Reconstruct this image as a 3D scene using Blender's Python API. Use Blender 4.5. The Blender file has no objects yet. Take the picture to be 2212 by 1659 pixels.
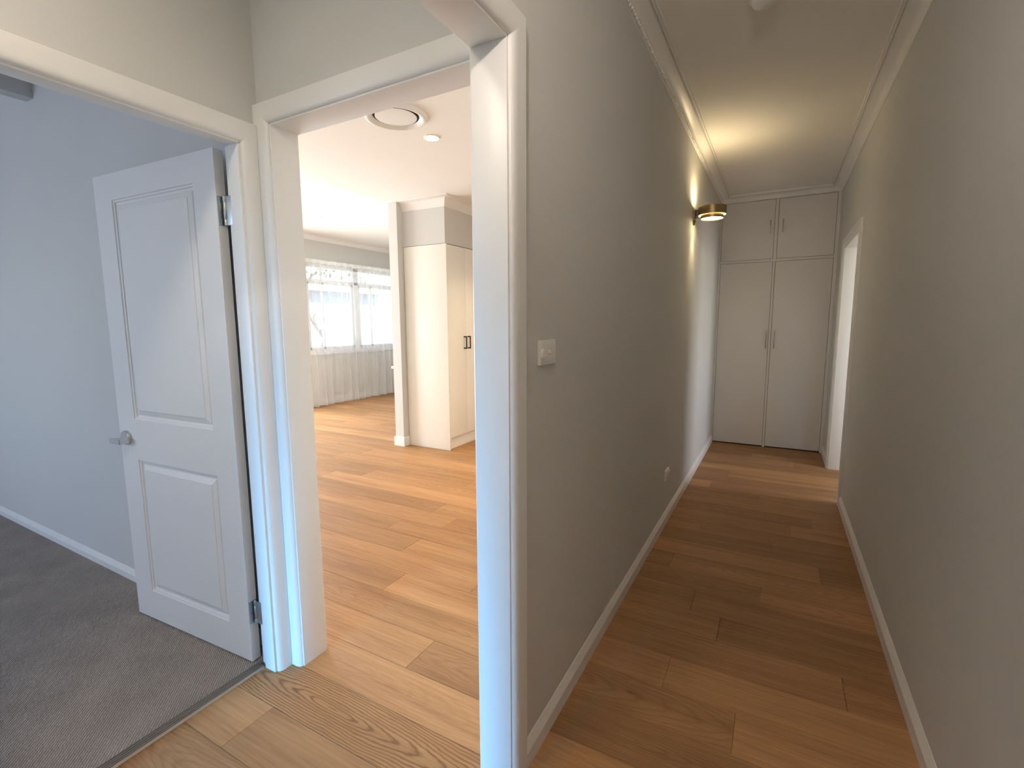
import bpy, bmesh, math, random
from mathutils import Vector, Matrix
random.seed(7)
SC = bpy.context.scene
COL = SC.collection
PI = math.pi

# ------------------------------------------------------------------ camera
CAM_H = 1.39
yaw, pitch, roll = 0.502828929, -0.124861945, -0.00539914796
fwd = Vector((-math.sin(yaw)*math.cos(pitch), math.cos(yaw)*math.cos(pitch), math.sin(pitch)))
rt = Vector((math.cos(yaw), math.sin(yaw), 0)); up = rt.cross(fwd)
rt2 = math.cos(roll)*rt + math.sin(roll)*up
up2 = -math.sin(roll)*rt + math.cos(roll)*up
cd = bpy.data.cameras.new('camera'); cam = bpy.data.objects.new('camera', cd); COL.objects.link(cam)
cd.sensor_fit = 'HORIZONTAL'; cd.sensor_width = 36.0; cd.lens = 1043.3951*36/2212
cd.clip_start = 0.02; cd.clip_end = 200
cam.matrix_world = Matrix(((rt2.x, up2.x, -fwd.x, 0), (rt2.y, up2.y, -fwd.y, 0), (rt2.z, up2.z, -fwd.z, CAM_H), (0, 0, 0, 1)))
SC.camera = cam

# ------------------------------------------------------------------ world, sun, window daylight, exposure
w = bpy.data.worlds.new('sky'); SC.world = w; w.use_nodes = True
nt = w.node_tree; bg = nt.nodes['Background']
sky = nt.nodes.new('ShaderNodeTexSky'); sky.sky_type = 'NISHITA'; sky.sun_disc = False
sky.sun_elevation = math.radians(58); sky.sun_rotation = math.radians(80)
nt.links.new(sky.outputs[0], bg.inputs[0]); bg.inputs[1].default_value = 0.65
SUN_DIR = Vector((-0.55, -0.10, -1.0))

def lamp(name, kind, loc, energy, color, **kw):
    d = bpy.data.lights.new(name, kind); d.energy = energy; d.color = color
    for k, v in kw.items():
        if k != 'direction': setattr(d, k, v)
    o = bpy.data.objects.new(name, d); COL.objects.link(o); o.location = loc
    if 'direction' in kw:
        o.rotation_euler = Vector(kw['direction']).to_track_quat('-Z', 'Y').to_euler()
    return o

lamp('sun', 'SUN', (8, 6, 12), 18.0, (1.0, 0.93, 0.82), direction=SUN_DIR, angle=0.01)
# daylight entering by the windows and glazed doors the house has
lamp('daylight_living_glass_door', 'AREA', (-7.15, 3.3, 1.25), 315, (0.92, 0.98, 1.0), direction=(1, 0.1, -0.42), shape='RECTANGLE', size=2.9, size_y=2.2)
lamp('daylight_bedroom_window', 'AREA', (-4.35, -2.62, 1.50), 50, (0.62, 0.745, 1.0), direction=(0.08, 1, -0.28), shape='RECTANGLE', size=1.7, size_y=1.3)
lamp('daylight_entry_glass', 'AREA', (-1.2, -4.42, 1.15), 62, (0.13, 0.50, 1.0), direction=(0, 1, -0.40), shape='RECTANGLE', size=0.72, size_y=1.7, spread=math.radians(50))
lamp('daylight_side_room_window', 'AREA', (2.95, 4.4, 1.5), 40, (0.97, 0.96, 0.94), direction=(-1, 0.05, -0.15), shape='RECTANGLE', size=1.5, size_y=1.3)
SC.view_settings.view_transform = 'Standard'; SC.view_settings.look = 'None'
SC.view_settings.exposure = 0.0; SC.view_settings.gamma = 1.0
SC.view_settings.use_curve_mapping = False
SC.cycles.diffuse_bounces = 5; SC.cycles.glossy_bounces = 2; SC.cycles.max_bounces = 8; SC.cycles.transparent_max_bounces = 10

# ------------------------------------------------------------------ materials
def new_mat(name):
    m = bpy.data.materials.new(name); m.use_nodes = True
    return m, m.node_tree, m.node_tree.nodes['Principled BSDF']

def bump_noise(nt, b, scale, strength, dist=0.001, coord='Object'):
    tc = nt.nodes.new('ShaderNodeTexCoord'); n = nt.nodes.new('ShaderNodeTexNoise')
    n.inputs['Scale'].default_value = scale; n.inputs['Detail'].default_value = 0
    bp = nt.nodes.new('ShaderNodeBump'); bp.inputs['Strength'].default_value = strength; bp.inputs['Distance'].default_value = dist
    nt.links.new(tc.outputs[coord], n.inputs['Vector']); nt.links.new(n.outputs[0], bp.inputs['Height']); nt.links.new(bp.outputs[0], b.inputs['Normal'])
    return n

def paint(name, col, rough, bump=0.15, scale=350, spec=0.5):
    m, nt, b = new_mat(name)
    b.inputs['Roughness'].default_value = rough; b.inputs['Specular IOR Level'].default_value = spec
    tc = nt.nodes.new('ShaderNodeTexCoord'); n = nt.nodes.new('ShaderNodeTexNoise'); n.inputs['Scale'].default_value = 3.0; n.inputs['Detail'].default_value = 1
    mx = nt.nodes.new('ShaderNodeMix'); mx.data_type = 'RGBA'
    mx.inputs['A'].default_value = (*[c*0.985 for c in col], 1); mx.inputs['B'].default_value = (*[min(1, c*1.015) for c in col], 1)
    nt.links.new(tc.outputs['Object'], n.inputs['Vector']); nt.links.new(n.outputs[0], mx.inputs['Factor']); nt.links.new(mx.outputs['Result'], b.inputs['Base Color'])
    if bump > 0.1: bump_noise(nt, b, scale, bump)
    return m

def metal(name, col, rough, aniso=False):
    m, nt, b = new_mat(name); b.inputs['Base Color'].default_value = (*col, 1); b.inputs['Metallic'].default_value = 1; b.inputs['Roughness'].default_value = rough
    bump_noise(nt, b, 600, 0.08)
    return m

def emit(name, col, strength):
    m, nt, b = new_mat(name); b.inputs['Base Color'].default_value = (0.9, 0.88, 0.82, 1)
    b.inputs['Emission Color'].default_value = (*col, 1); b.inputs['Emission Strength'].default_value = strength
    bump_noise(nt, b, 90, 0.02)
    return m

M = {}
M['wall'] = paint('wall_paint', (0.64, 0.635, 0.61), 0.75, 0.0)
M['ceiling'] = paint('ceiling_paint', (0.84, 0.82, 0.78), 0.8, 0.0)
M['trim'] = paint('trim_gloss_paint', (0.83, 0.82, 0.79), 0.34, 0.04, 60)
M['door'] = paint('door_satin_paint', (0.80, 0.80, 0.79), 0.42, 0.05, 60)
M['cupboard'] = paint('cupboard_paint', (0.74, 0.71, 0.67), 0.42, 0.06, 90)
M['pantry'] = paint('pantry_laminate', (0.88, 0.855, 0.79), 0.42, 0.02, 200)
M['plastic'] = paint('white_plastic', (0.82, 0.81, 0.78), 0.32, 0.0)
M['nickel'] = metal('brushed_nickel', (0.66, 0.66, 0.66), 0.34)
M['zinc'] = metal('zinc_plate', (0.50, 0.54, 0.56), 0.42)
M['alu'] = metal('aluminium_strip', (0.36, 0.32, 0.28), 0.5)
M['steel'] = metal('cupboard_handle_steel', (0.34, 0.33, 0.32), 0.40)
M['brass'] = metal('antique_brass', (0.33, 0.25, 0.13), 0.34)
M['darkbrass'] = metal('dark_bronze', (0.13, 0.10, 0.06), 0.40)
M['black'] = paint('black_metal', (0.016, 0.016, 0.018), 0.45, 0.0)
M['void'] = paint('duct_black', (0.012, 0.012, 0.014), 0.8, 0.0)
M['glow'] = emit('sconce_opal_glow', (1.0, 0.78, 0.42), 16.0)
M['down'] = emit('downlight_glow', (1.0, 0.80, 0.50), 24.0)
M['downhalo'] = emit('downlight_halo_glow', (1.0, 0.62, 0.20), 1.6)  # painted glow for the warm halo round a downlight lens
M['oyster'] = emit('ceiling_lamp_glow', (1.0, 0.80, 0.58), 2.0)
M['fence'] = paint('fence_paint', (0.80, 0.80, 0.78), 0.8, 0.2, 40)
M['house'] = paint('neighbour_render', (0.36, 0.41, 0.48), 0.8, 0.2, 40)
M['roof'] = paint('roof_tile', (0.17, 0.15, 0.14), 0.8, 0.2, 20)
M['paving'] = paint('garden_paving', (0.55, 0.53, 0.50), 0.85, 0.4, 30)
M['bark'] = paint('bark', (0.26, 0.24, 0.22), 0.9, 0.6, 40)
M['leaf'] = paint('leaf', (0.10, 0.17, 0.06), 0.6, 0.1, 40)
M['tan'] = paint('tan_timber', (0.42, 0.30, 0.18), 0.5, 0.1, 60)

def oak():
    m, nt, b = new_mat('oak_boards'); N = nt.nodes; L = nt.links
    tc = N.new('ShaderNodeTexCoord'); oi = N.new('ShaderNodeObjectInfo')
    mul = N.new('ShaderNodeVectorMath'); mul.operation = 'SCALE'; mul.inputs['Scale'].default_value = 37.0
    cmb = N.new('ShaderNodeCombineXYZ')
    for k in (0, 1, 2): L.new(oi.outputs['Random'], cmb.inputs[k])
    L.new(cmb.outputs[0], mul.inputs[0])
    add = N.new('ShaderNodeVectorMath'); add.operation = 'ADD'; L.new(tc.outputs['Object'], add.inputs[0]); L.new(mul.outputs[0], add.inputs[1])
    def mapped(sc, src=add):
        mp = N.new('ShaderNodeMapping'); mp.inputs['Scale'].default_value = sc; L.new(src.outputs[0], mp.inputs['Vector']); return mp
    # fine pores stretched along the board
    n1 = N.new('ShaderNodeTexNoise'); n1.inputs['Scale'].default_value = 1.0; n1.inputs['Detail'].default_value = 4; n1.inputs['Roughness'].default_value = 0.65
    L.new(mapped((4.0, 90.0, 20.0)).outputs[0], n1.inputs['Vector'])
    # broad soft streaks
    n2 = N.new('ShaderNodeTexNoise'); n2.inputs['Scale'].default_value = 1.0; n2.inputs['Detail'].default_value = 2
    L.new(mapped((0.9, 11.0, 3.0)).outputs[0], n2.inputs['Vector'])
    # cathedral grain: nested arches along the board
    nd = N.new('ShaderNodeTexNoise'); nd.inputs['Scale'].default_value = 1.0; nd.inputs['Detail'].default_value = 3; nd.inputs['Roughness'].default_value = 0.6
    L.new(mapped((5.0, 16.0, 1.0)).outputs[0], nd.inputs['Vector'])
    sep = N.new('ShaderNodeSeparateXYZ'); L.new(tc.outputs['Object'], sep.inputs[0])
    def math_(op, a, bb=None, v=None):
        q = N.new('ShaderNodeMath'); q.operation = op
        if hasattr(a, 'links'): L.new(a, q.inputs[0])
        else: q.inputs[0].default_value = a
        if bb is not None:
            if hasattr(bb, 'links'): L.new(bb, q.inputs[1])
            else: q.inputs[1].default_value = bb
        return q.outputs[0]
    yy = math_('MULTIPLY', sep.outputs[1], 9.5); xx = math_('ADD', math_('MULTIPLY', sep.outputs[0], 0.95), math_('MULTIPLY', oi.outputs['Random'], 0.6))
    r2 = math_('ADD', math_('MULTIPLY', yy, yy), math_('MULTIPLY', xx, xx))
    r = math_('SQRT', r2)
    ph = math_('ADD', math_('MULTIPLY', r, 68.0), math_('MULTIPLY', nd.outputs[0], 14.0))
    sn = math_('ADD', math_('MULTIPLY', math_('SINE', ph), 0.5), 0.5)
    sp = math_('POWER', sn, 3.0)
    csep = N.new('ShaderNodeSeparateColor'); L.new(oi.outputs['Color'], csep.inputs[0])
    cath = math_('MULTIPLY', math_('MULTIPLY', sp, csep.outputs[0]), math_('ADD', math_('MULTIPLY', n1.outputs[0], 0.9), 0.25))
    # knots
    vo = N.new('ShaderNodeTexVoronoi'); vo.inputs['Scale'].default_value = 1.0; vo.inputs['Randomness'].default_value = 1.0
    L.new(mapped((1.3, 4.2, 1.0)).outputs[0], vo.inputs['Vector'])
    kr = N.new('ShaderNodeMapRange'); kr.inputs['From Min'].default_value = 0.035; kr.inputs['From Max'].default_value = 0.0; L.new(vo.outputs['Distance'], kr.inputs['Value'])
    ramp = N.new('ShaderNodeValToRGB'); e = ramp.color_ramp.elements
    e[0].position = 0.30; e[0].color = (0.255, 0.122, 0.050, 1); e[1].position = 0.66; e[1].color = (0.45, 0.25, 0.114, 1)
    mixn = math_('ADD', math_('MULTIPLY', n1.outputs[0], 0.55), math_('MULTIPLY', n2.outputs[0], 0.45))
    L.new(mixn, ramp.inputs[0])
    hsv = N.new('ShaderNodeHueSaturation'); L.new(ramp.outputs[0], hsv.inputs['Color'])
    L.new(math_('ADD', math_('MULTIPLY', oi.outputs['Random'], 0.34), 0.80), hsv.inputs['Value'])
    mk = N.new('ShaderNodeMix'); mk.data_type = 'RGBA'; L.new(cath, mk.inputs['Factor']); L.new(hsv.outputs[0], mk.inputs['A']); mk.inputs['B'].default_value = (0.14, 0.058, 0.022, 1)
    m3 = N.new('ShaderNodeMix'); m3.data_type = 'RGBA'; L.new(math_('MULTIPLY', kr.outputs[0], 0.8), m3.inputs['Factor']); L.new(mk.outputs['Result'], m3.inputs['A']); m3.inputs['B'].default_value = (0.07, 0.035, 0.015, 1)
    L.new(m3.outputs['Result'], b.inputs['Base Color'])
    b.inputs['Roughness'].default_value = 0.52; b.inputs['Specular IOR Level'].default_value = 0.22
    bp = N.new('ShaderNodeBump'); bp.inputs['Strength'].default_value = 0.25; bp.inputs['Distance'].default_value = 0.0006
    L.new(n1.outputs[0], bp.inputs['Height']); L.new(bp.outputs[0], b.inputs['Normal'])
    return m
M['oak'] = oak()

def carpet():
    m, nt, b = new_mat('loop_carpet'); N = nt.nodes; L = nt.links
    tc = N.new('ShaderNodeTexCoord')
    mp = N.new('ShaderNodeMapping'); mp.inputs['Rotation'].default_value = (0, 0, math.radians(-45)); L.new(tc.outputs['Object'], mp.inputs['Vector'])
    wv = N.new('ShaderNodeTexWave'); wv.wave_type = 'BANDS'; wv.bands_direction = 'X'; wv.inputs['Scale'].default_value = 38; wv.inputs['Distortion'].default_value = 1.6; wv.inputs['Detail'].default_value = 1; wv.inputs['Detail Scale'].default_value = 4
    L.new(mp.outputs[0], wv.inputs['Vector'])
    vo = N.new('ShaderNodeTexVoronoi'); vo.inputs['Scale'].default_value = 190; L.new(mp.outputs[0], vo.inputs['Vector'])
    n = N.new('ShaderNodeTexNoise'); n.inputs['Scale'].default_value = 5; n.inputs['Detail'].default_value = 2; L.new(mp.outputs[0], n.inputs['Vector'])
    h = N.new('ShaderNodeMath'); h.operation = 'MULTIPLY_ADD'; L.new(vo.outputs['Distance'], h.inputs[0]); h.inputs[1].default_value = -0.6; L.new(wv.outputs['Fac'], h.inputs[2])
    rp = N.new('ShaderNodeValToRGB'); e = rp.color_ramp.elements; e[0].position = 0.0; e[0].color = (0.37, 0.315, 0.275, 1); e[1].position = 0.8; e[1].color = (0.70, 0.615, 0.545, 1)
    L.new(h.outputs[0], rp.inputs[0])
    mx = N.new('ShaderNodeMix'); mx.data_type = 'RGBA'; mx.blend_type = 'MULTIPLY'; mx.inputs['Factor'].default_value = 0.35
    L.new(rp.outputs[0], mx.inputs['A']); L.new(n.outputs[0], mx.inputs['B']); L.new(mx.outputs['Result'], b.inputs['Base Color'])
    b.inputs['Roughness'].default_value = 0.95; b.inputs['Specular IOR Level'].default_value = 0.1
    bp = N.new('ShaderNodeBump'); bp.inputs['Strength'].default_value = 1.0; bp.inputs['Distance'].default_value = 0.004; L.new(h.outputs[0], bp.inputs['Height']); L.new(bp.outputs[0], b.inputs['Normal'])
    return m
M['carpet'] = carpet()

def sheer(name, dens):
    m, nt, b = new_mat(name); N = nt.nodes; L = nt.links
    out = N['Material Output']; N.remove(b)
    tr = N.new('ShaderNodeBsdfTransparent'); df = N.new('ShaderNodeBsdfDiffuse'); tl = N.new('ShaderNodeBsdfTranslucent')
    df.inputs[0].default_value = (0.93, 0.93, 0.92, 1); tl.inputs[0].default_value = (0.93, 0.94, 0.94, 1)
    a = N.new('ShaderNodeMixShader'); a.inputs[0].default_value = 0.6; L.new(df.outputs[0], a.inputs[1]); L.new(tl.outputs[0], a.inputs[2])
    tc = N.new('ShaderNodeTexCoord'); mp = N.new('ShaderNodeMapping'); mp.inputs['Scale'].default_value = (20, 20, 1.2); L.new(tc.outputs['Object'], mp.inputs['Vector'])
    n = N.new('ShaderNodeTexNoise'); n.inputs['Scale'].default_value = 1.0; L.new(mp.outputs[0], n.inputs['Vector'])
    # cloth seen more edge-on covers more of what lies behind it
    lw = N.new('ShaderNodeLayerWeight'); lw.inputs['Blend'].default_value = 0.35
    s1 = N.new('ShaderNodeMath'); s1.operation = 'MULTIPLY_ADD'; L.new(lw.outputs['Facing'], s1.inputs[0]); s1.inputs[1].default_value = 0.45; s1.inputs[2].default_value = dens
    s2 = N.new('ShaderNodeMath'); s2.operation = 'MULTIPLY_ADD'; s2.use_clamp = True; L.new(n.outputs[0], s2.inputs[0]); s2.inputs[1].default_value = 0.16; L.new(s1.outputs[0], s2.inputs[2])
    mx = N.new('ShaderNodeMixShader'); L.new(s2.outputs[0], mx.inputs[0]); L.new(tr.outputs[0], mx.inputs[1]); L.new(a.outputs[0], mx.inputs[2]); L.new(mx.outputs[0], out.inputs[0])
    return m
M['sheer'] = sheer('sheer_voile', 0.30)
M['heading'] = sheer('curtain_heading_tape', 0.62)

def glass():
    m, nt, b = new_mat('window_glass'); N = nt.nodes; L = nt.links; out = N['Material Output']; N.remove(b)
    tr = N.new('ShaderNodeBsdfTransparent'); tr.inputs[0].default_value = (0.95, 0.97, 0.97, 1); gl = N.new('ShaderNodeBsdfGlossy'); gl.inputs['Roughness'].default_value = 0.02
    mx = N.new('ShaderNodeMixShader'); mx.inputs[0].default_value = 0.04
    L.new(tr.outputs[0], mx.inputs[1]); L.new(gl.outputs[0], mx.inputs[2]); L.new(mx.outputs[0], out.inputs[0])
    return m
M['glass'] = glass()

# ------------------------------------------------------------------ helpers
def link(name, me, mat=None, parent=None, smooth=False):
    o = bpy.data.objects.new(name, me); COL.objects.link(o)
    if mat is not None: me.materials.append(M[mat] if isinstance(mat, str) else mat)
    if parent is not None: o.parent = parent
    if smooth:
        me.polygons.foreach_set('use_smooth', [True]*len(me.polygons)); me.set_sharp_from_angle(angle=math.radians(38))
    return o

def from_bm(name, bm, mat, parent=None, smooth=False):
    bmesh.ops.recalc_face_normals(bm, faces=bm.faces)
    me = bpy.data.meshes.new(name); bm.to_mesh(me); bm.free()
    return link(name, me, mat, parent, smooth)

def add_box(bm, x0, x1, y0, y1, z0, z1, bev=0.0, seg=2):
    r = bmesh.ops.create_cube(bm, size=1.0)
    bmesh.ops.scale(bm, vec=(abs(x1-x0), abs(y1-y0), abs(z1-z0)), verts=r['verts'])
    bmesh.ops.translate(bm, vec=((x0+x1)/2, (y0+y1)/2, (z0+z1)/2), verts=r['verts'])
    if bev:
        es = list({e for v in r['verts'] for e in v.link_edges})
        bmesh.ops.bevel(bm, geom=es, offset=bev, segments=seg, affect='EDGES', profile=0.6)

def box(name, x0, x1, y0, y1, z0, z1, mat, parent=None, bev=0.0, seg=2):
    bm = bmesh.new(); add_box(bm, x0, x1, y0, y1, z0, z1, bev, seg)
    return from_bm(name, bm, mat, parent, smooth=bool(bev))

def add_lathe(bm, prof, n=40, mat=Matrix.Identity(4), closed=False):
    rings = []
    for r, z in prof:
        rings.append([bm.verts.new(mat @ Vector((r*math.cos(2*PI*k/n), r*math.sin(2*PI*k/n), z))) for k in range(n)])
    pairs = list(zip(rings, rings[1:]))
    if closed: pairs.append((rings[-1], rings[0]))
    for a, b in pairs:
        for k in range(n): bm.faces.new((a[k], a[(k+1) % n], b[(k+1) % n], b[k]))
    if not closed:
        if prof[0][0] > 1e-6: bm.faces.new(rings[0][::-1])
        if prof[-1][0] > 1e-6: bm.faces.new(rings[-1])
    bmesh.ops.remove_doubles(bm, verts=bm.verts[:], dist=1e-6)

def lathe(name, prof, mat, parent=None, n=40, mtx=Matrix.Identity(4), closed=False):
    bm = bmesh.new(); add_lathe(bm, prof, n, mtx, closed)
    return from_bm(name, bm, mat, parent, smooth=True)

def tag(o, label, cat, group=None, kind=None):
    if label: o['label'] = label
    if cat: o['category'] = cat
    if group: o['group'] = group
    if kind: o['kind'] = kind
    return o

def struct(o, label=None):
    o['kind'] = 'structure'
    if label: o['label'] = label
    return o

def empty(name, loc, rz=0.0):
    o = bpy.data.objects.new(name, None); COL.objects.link(o); o.location = loc; o.rotation_euler = (0, 0, rz); o.empty_display_size = 0.1
    return o

def multi_box(name, boxes, mat, parent=None):
    bm = bmesh.new()
    for b in boxes: add_box(bm, *b)
    return from_bm(name, bm, mat, parent)

def prism(name, path, prof, mat, parent=None, smooth=True):
    """Sweep profile points [(offset sideways, height)] along a polyline of (x, y, sx, sy): (sx,sy) is the mitred sideways vector."""
    bm = bmesh.new()
    rings = [[bm.verts.new((x+sx*p, y+sy*p, z)) for p, z in prof] for x, y, sx, sy in path]
    for a, b in zip(rings, rings[1:]):
        for k in range(len(prof)-1): bm.faces.new((a[k], a[k+1], b[k+1], b[k]))
        bm.faces.new((a[-1], a[0], b[0], b[-1]))
    bm.faces.new(rings[0]); bm.faces.new(rings[-1][::-1])
    return from_bm(name, bm, mat, parent, smooth)

# ------------------------------------------------------------------ main dimensions (metres)
XL, XR, TH = -0.63, 0.48, 0.10          # hall walls
ZH, ZK, ZV = 2.745, 2.70, 2.86          # hall, kitchen and living ceilings
YC = 5.984                              # hall cupboard front
XLOB, XBED = -1.702, -1.788              # lobby left wall: lobby face, bedroom face
YW0, YW1 = 1.187, 1.294                 # wall between lobby/bedroom and living
YJ = 1.122                              # cased opening jamb face
XW = -6.90                              # living window wall
ZOP, ZCO, ZBD = 2.096, 2.091, 2.028     # opening heights

# ------------------------------------------------------------------ floor with separate oak boards
floor = struct(box('floor', -7.0, 3.1, -4.5, 8.0, -0.10, -0.012, 'paving'), 'oak board floor running through hall, lobby and living room')
PW = 0.1935
known = {}   # row index -> joints seen in the photograph (row 0 starts at y=1.18)
known[3] = [-1.757, -0.32]; known[1] = [-1.257]; known[-2] = [-1.546]; known[-3] = [-1.70, 0.2]; known[4] = [-1.335]
known[7] = [-0.01]; known[5] = [-0.167]; known[2] = [-2.3, -0.06]; known[8] = [-0.48]; known[-1] = [-2.2, -0.1]; known[0] = [-2.35, -0.2]
def plank(x0, x1, y0, y1, cath):
    g = 0.0004; c = 0.0011; lx, ly = (x1-x0)/2-g, (y1-y0)/2-g
    v = []
    for dx, dz in ((0, -0.012), (0, -c), (c, 0)):
        v += [(-lx+dx, -ly+dx, dz), (lx-dx, -ly+dx, dz), (lx-dx, ly-dx, dz), (-lx+dx, ly-dx, dz)]
    f = [(8, 9, 10, 11)]
    for k in (0, 4):
        for j in range(4): f.append((k+j, k+(j+1) % 4, k+4+(j+1) % 4, k+4+j))
    me = bpy.data.meshes.new('plank'); me.from_pydata(v, [], f); me.update()
    o = link('plank', me, 'oak', floor); o.location = ((x0+x1)/2, (y0+y1)/2, 0); o.color = (cath, 0, 0, 1)
rr = random.Random(21)
for row in range(-29, 34):
    y0 = 1.18+row*PW; y1 = y0+PW
    if y1 < -1.5: xa, xb = -1.782, -0.70
    elif y1 <= 1.2: xa, xb = -1.782, XR
    elif y0 < 4.1: xa, xb = XW, XR
    elif y1 < 6.1: xa, xb = XW, 2.9
    else: xa, xb = XW, -3.7
    joints = list(known.get(row, []))
    if joints:
        a = min(joints)
        while a-1.25 > xa: a -= rr.uniform(1.5, 2.1); joints.append(a)
        a = max(joints)
        while a+1.25 < xb: a += rr.uniform(1.4, 2.1); joints.append(a)
    else:
        a = xa+rr.uniform(0.3, 1.9)
        while a < xb-0.15: joints.append(a); a += rr.uniform(1.4, 2.2)
    xs = [xa]+sorted(j for j in joints if xa+0.1 < j < xb-0.08)+[xb]
    for x0, x1 in zip(xs, xs[1:]):
        cath = 1.0 if (row == -1 and x0 < -1 < x1) else (0.35 if rr.random() > 0.6 else rr.choice((0.0, 0.0, 0.12)))
        plank(x0, x1, y0, y1, cath)

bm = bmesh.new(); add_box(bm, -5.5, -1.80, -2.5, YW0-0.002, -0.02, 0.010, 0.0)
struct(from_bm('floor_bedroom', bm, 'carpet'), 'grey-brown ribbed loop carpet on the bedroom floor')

# ------------------------------------------------------------------ walls
struct(multi_box('wall_hall_left', [(XL-TH, XL, YJ+0.018, 6.62, 0, ZV+0.1), (XL-TH, XL, -4.4, 0.03, 0, ZV+0.1), (XL-TH, XL, 0.03, YJ+0.018, ZCO+0.018, ZV+0.1)], 'wall'), 'pale grey painted hall wall carrying the brass sconce')
ny0, ny1 = 4.350, 5.345
struct(multi_box('wall_hall_right', [(XR, XR+TH, -1.6, ny0-0.018, 0, ZV+0.1), (XR, XR+TH, ny1+0.018, 6.62, 0, ZV+0.1), (XR, XR+TH, ny0-0.018, ny1+0.018, 2.065, ZV+0.1)], 'wall'), 'pale grey painted hall wall with the bright side doorway')
struct(multi_box('wall_hall_end', [(XL, XR, 6.52, 6.62, 0, ZV+0.1), (XL, XR, -1.7, -1.6, 0, ZV+0.1)], 'wall'), 'end walls of the hall')
struct(multi_box('wall_lobby_left', [(XBED, XLOB, YJ-0.005, YW0, 0, ZV+0.1), (XBED, XLOB, 0.26, YJ-0.005, ZBD+0.012, ZV+0.1), (XBED, XLOB, -4.5, 0.26, 0, ZV+0.1)], 'wall'), 'pale grey wall above the bedroom doorway')
struct(multi_box('wall_lobby_back', [(XW, -1.645, YW0, YW1, 0, ZV+0.1), (-1.645, XL-TH, YW0, YW1, ZOP+0.018, ZV+0.1)], 'wall'), 'pale grey wall holding the living room opening and backing the bedroom')
struct(multi_box('wall_lobby_front', [(XBED, -1.58, -4.5, -4.4, 0, ZV+0.1), (-0.82, XL, -4.5, -4.4, 0, ZV+0.1), (-1.58, -0.82, -4.5, -4.4, 2.05, ZV+0.1), (-1.58, -0.82, -4.5, -4.4, 0, 0.12)], 'wall'), 'lobby wall around the glazed entry')
struct(multi_box('wall_bedroom_left', [(-5.6, -5.5, -2.6, YW0, 0, ZV+0.1)], 'wall'), 'left wall of the bedroom')
struct(multi_box('wall_bedroom_front', [(-5.6, -5.25, -2.6, -2.5, 0, ZV+0.1), (-3.45, -1.8, -2.6, -2.5, 0, ZV+0.1), (-5.25, -3.45, -2.6, -2.5, 0, 0.85), (-5.25, -3.45, -2.6, -2.5, 2.2, ZV+0.1)], 'wall'), 'front wall of the bedroom around its window')
WY0, WY1, WZ0, WZ1 = 5.50, 7.72, 0.93, 2.40
struct(multi_box('wall_living_left', [(XW-0.15, XW, YW0, 1.8, 0, 3.0), (XW-0.15, XW, 4.8, WY0, 0, 3.0), (XW-0.15, XW, WY1, 8.0, 0, 3.0), (XW-0.15, XW, 1.8, 4.8, 2.4, 3.0), (XW-0.15, XW, WY0, WY1, WZ1, 3.0), (XW-0.15, XW, WY0, WY1, 0, WZ0)], 'wall'), 'pale grey living room wall behind the sheer curtains')
struct(multi_box('wall_living_far', [(XW-0.15, XL, 7.9, 8.0, 0, 3.0)], 'wall'), 'far wall of the living room')
struct(multi_box('wall_kitchen_far', [(-3.69, XL-TH, 5.75, 5.85, 0, 3.0)], 'wall'), 'far wall of the kitchen')
stub = struct(multi_box('wall_kitchen_stub', [(-3.81, -3.69, 4.14, 7.9, 0, ZV+0.04)], 'wall'), 'narrow end of the pale grey stub wall beside the pantry')
struct(multi_box('wall_pantry_bulkhead', [(-3.69, -3.122, 4.232, 5.75, 2.232, ZK+0.02)], 'wall'), 'pale grey bulkhead over the cream pantry')
struct(multi_box('wall_side_room', [(XR+TH, 3.0, 6.2, 6.3, 0, 2.9), (XR+TH, 3.0, 2.4, 2.5, 0, 2.9), (2.8, 2.9, 2.5, 3.6, 0, 2.9), (2.8, 2.9, 5.2, 6.2, 0, 2.9), (2.8, 2.9, 3.6, 5.2, 0, 0.85), (2.8, 2.9, 3.6, 5.2, 2.2, 2.9)], 'wall'), 'walls of the room past the hall doorway')

# ------------------------------------------------------------------ ceilings
struct(multi_box('ceiling_hall', [(XL-0.05, XR+0.05, -1.7, 6.62, ZH, ZH+0.08)], 'ceiling'), 'white plaster hall ceiling')
struct(multi_box('ceiling_lobby', [(XLOB-0.05, XL-TH+0.05, -4.5, YW0+0.05, ZH, ZH+0.08)], 'ceiling'), 'white plaster lobby ceiling')
struct(multi_box('ceiling_bedroom', [(-5.6, XBED+0.05, -2.6, YW0+0.05, ZH, ZH+0.08)], 'ceiling'), 'white plaster bedroom ceiling')
struct(multi_box('ceiling_kitchen', [(-3.81, XL-TH+0.05, YW1-0.05, 5.85, ZK, ZK+0.28)], 'ceiling'), 'lower white ceiling with the round air vent')
struct(multi_box('ceiling_living', [(XW-0.15, -3.70, YW1-0.05, 8.0, ZV, ZV+0.1)], 'ceiling'), 'higher white living room ceiling')
struct(multi_box('ceiling_side_room', [(XR+0.05, 3.0, 2.4, 6.3, 2.6, 2.7)], 'ceiling'), 'white ceiling of the room past the hall doorway')
struct(box('trim_1', -3.655, -3.575, -2.5, YW0, 2.600, ZH, 'wall'), 'narrow grey bulkhead under the bedroom ceiling')

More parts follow.
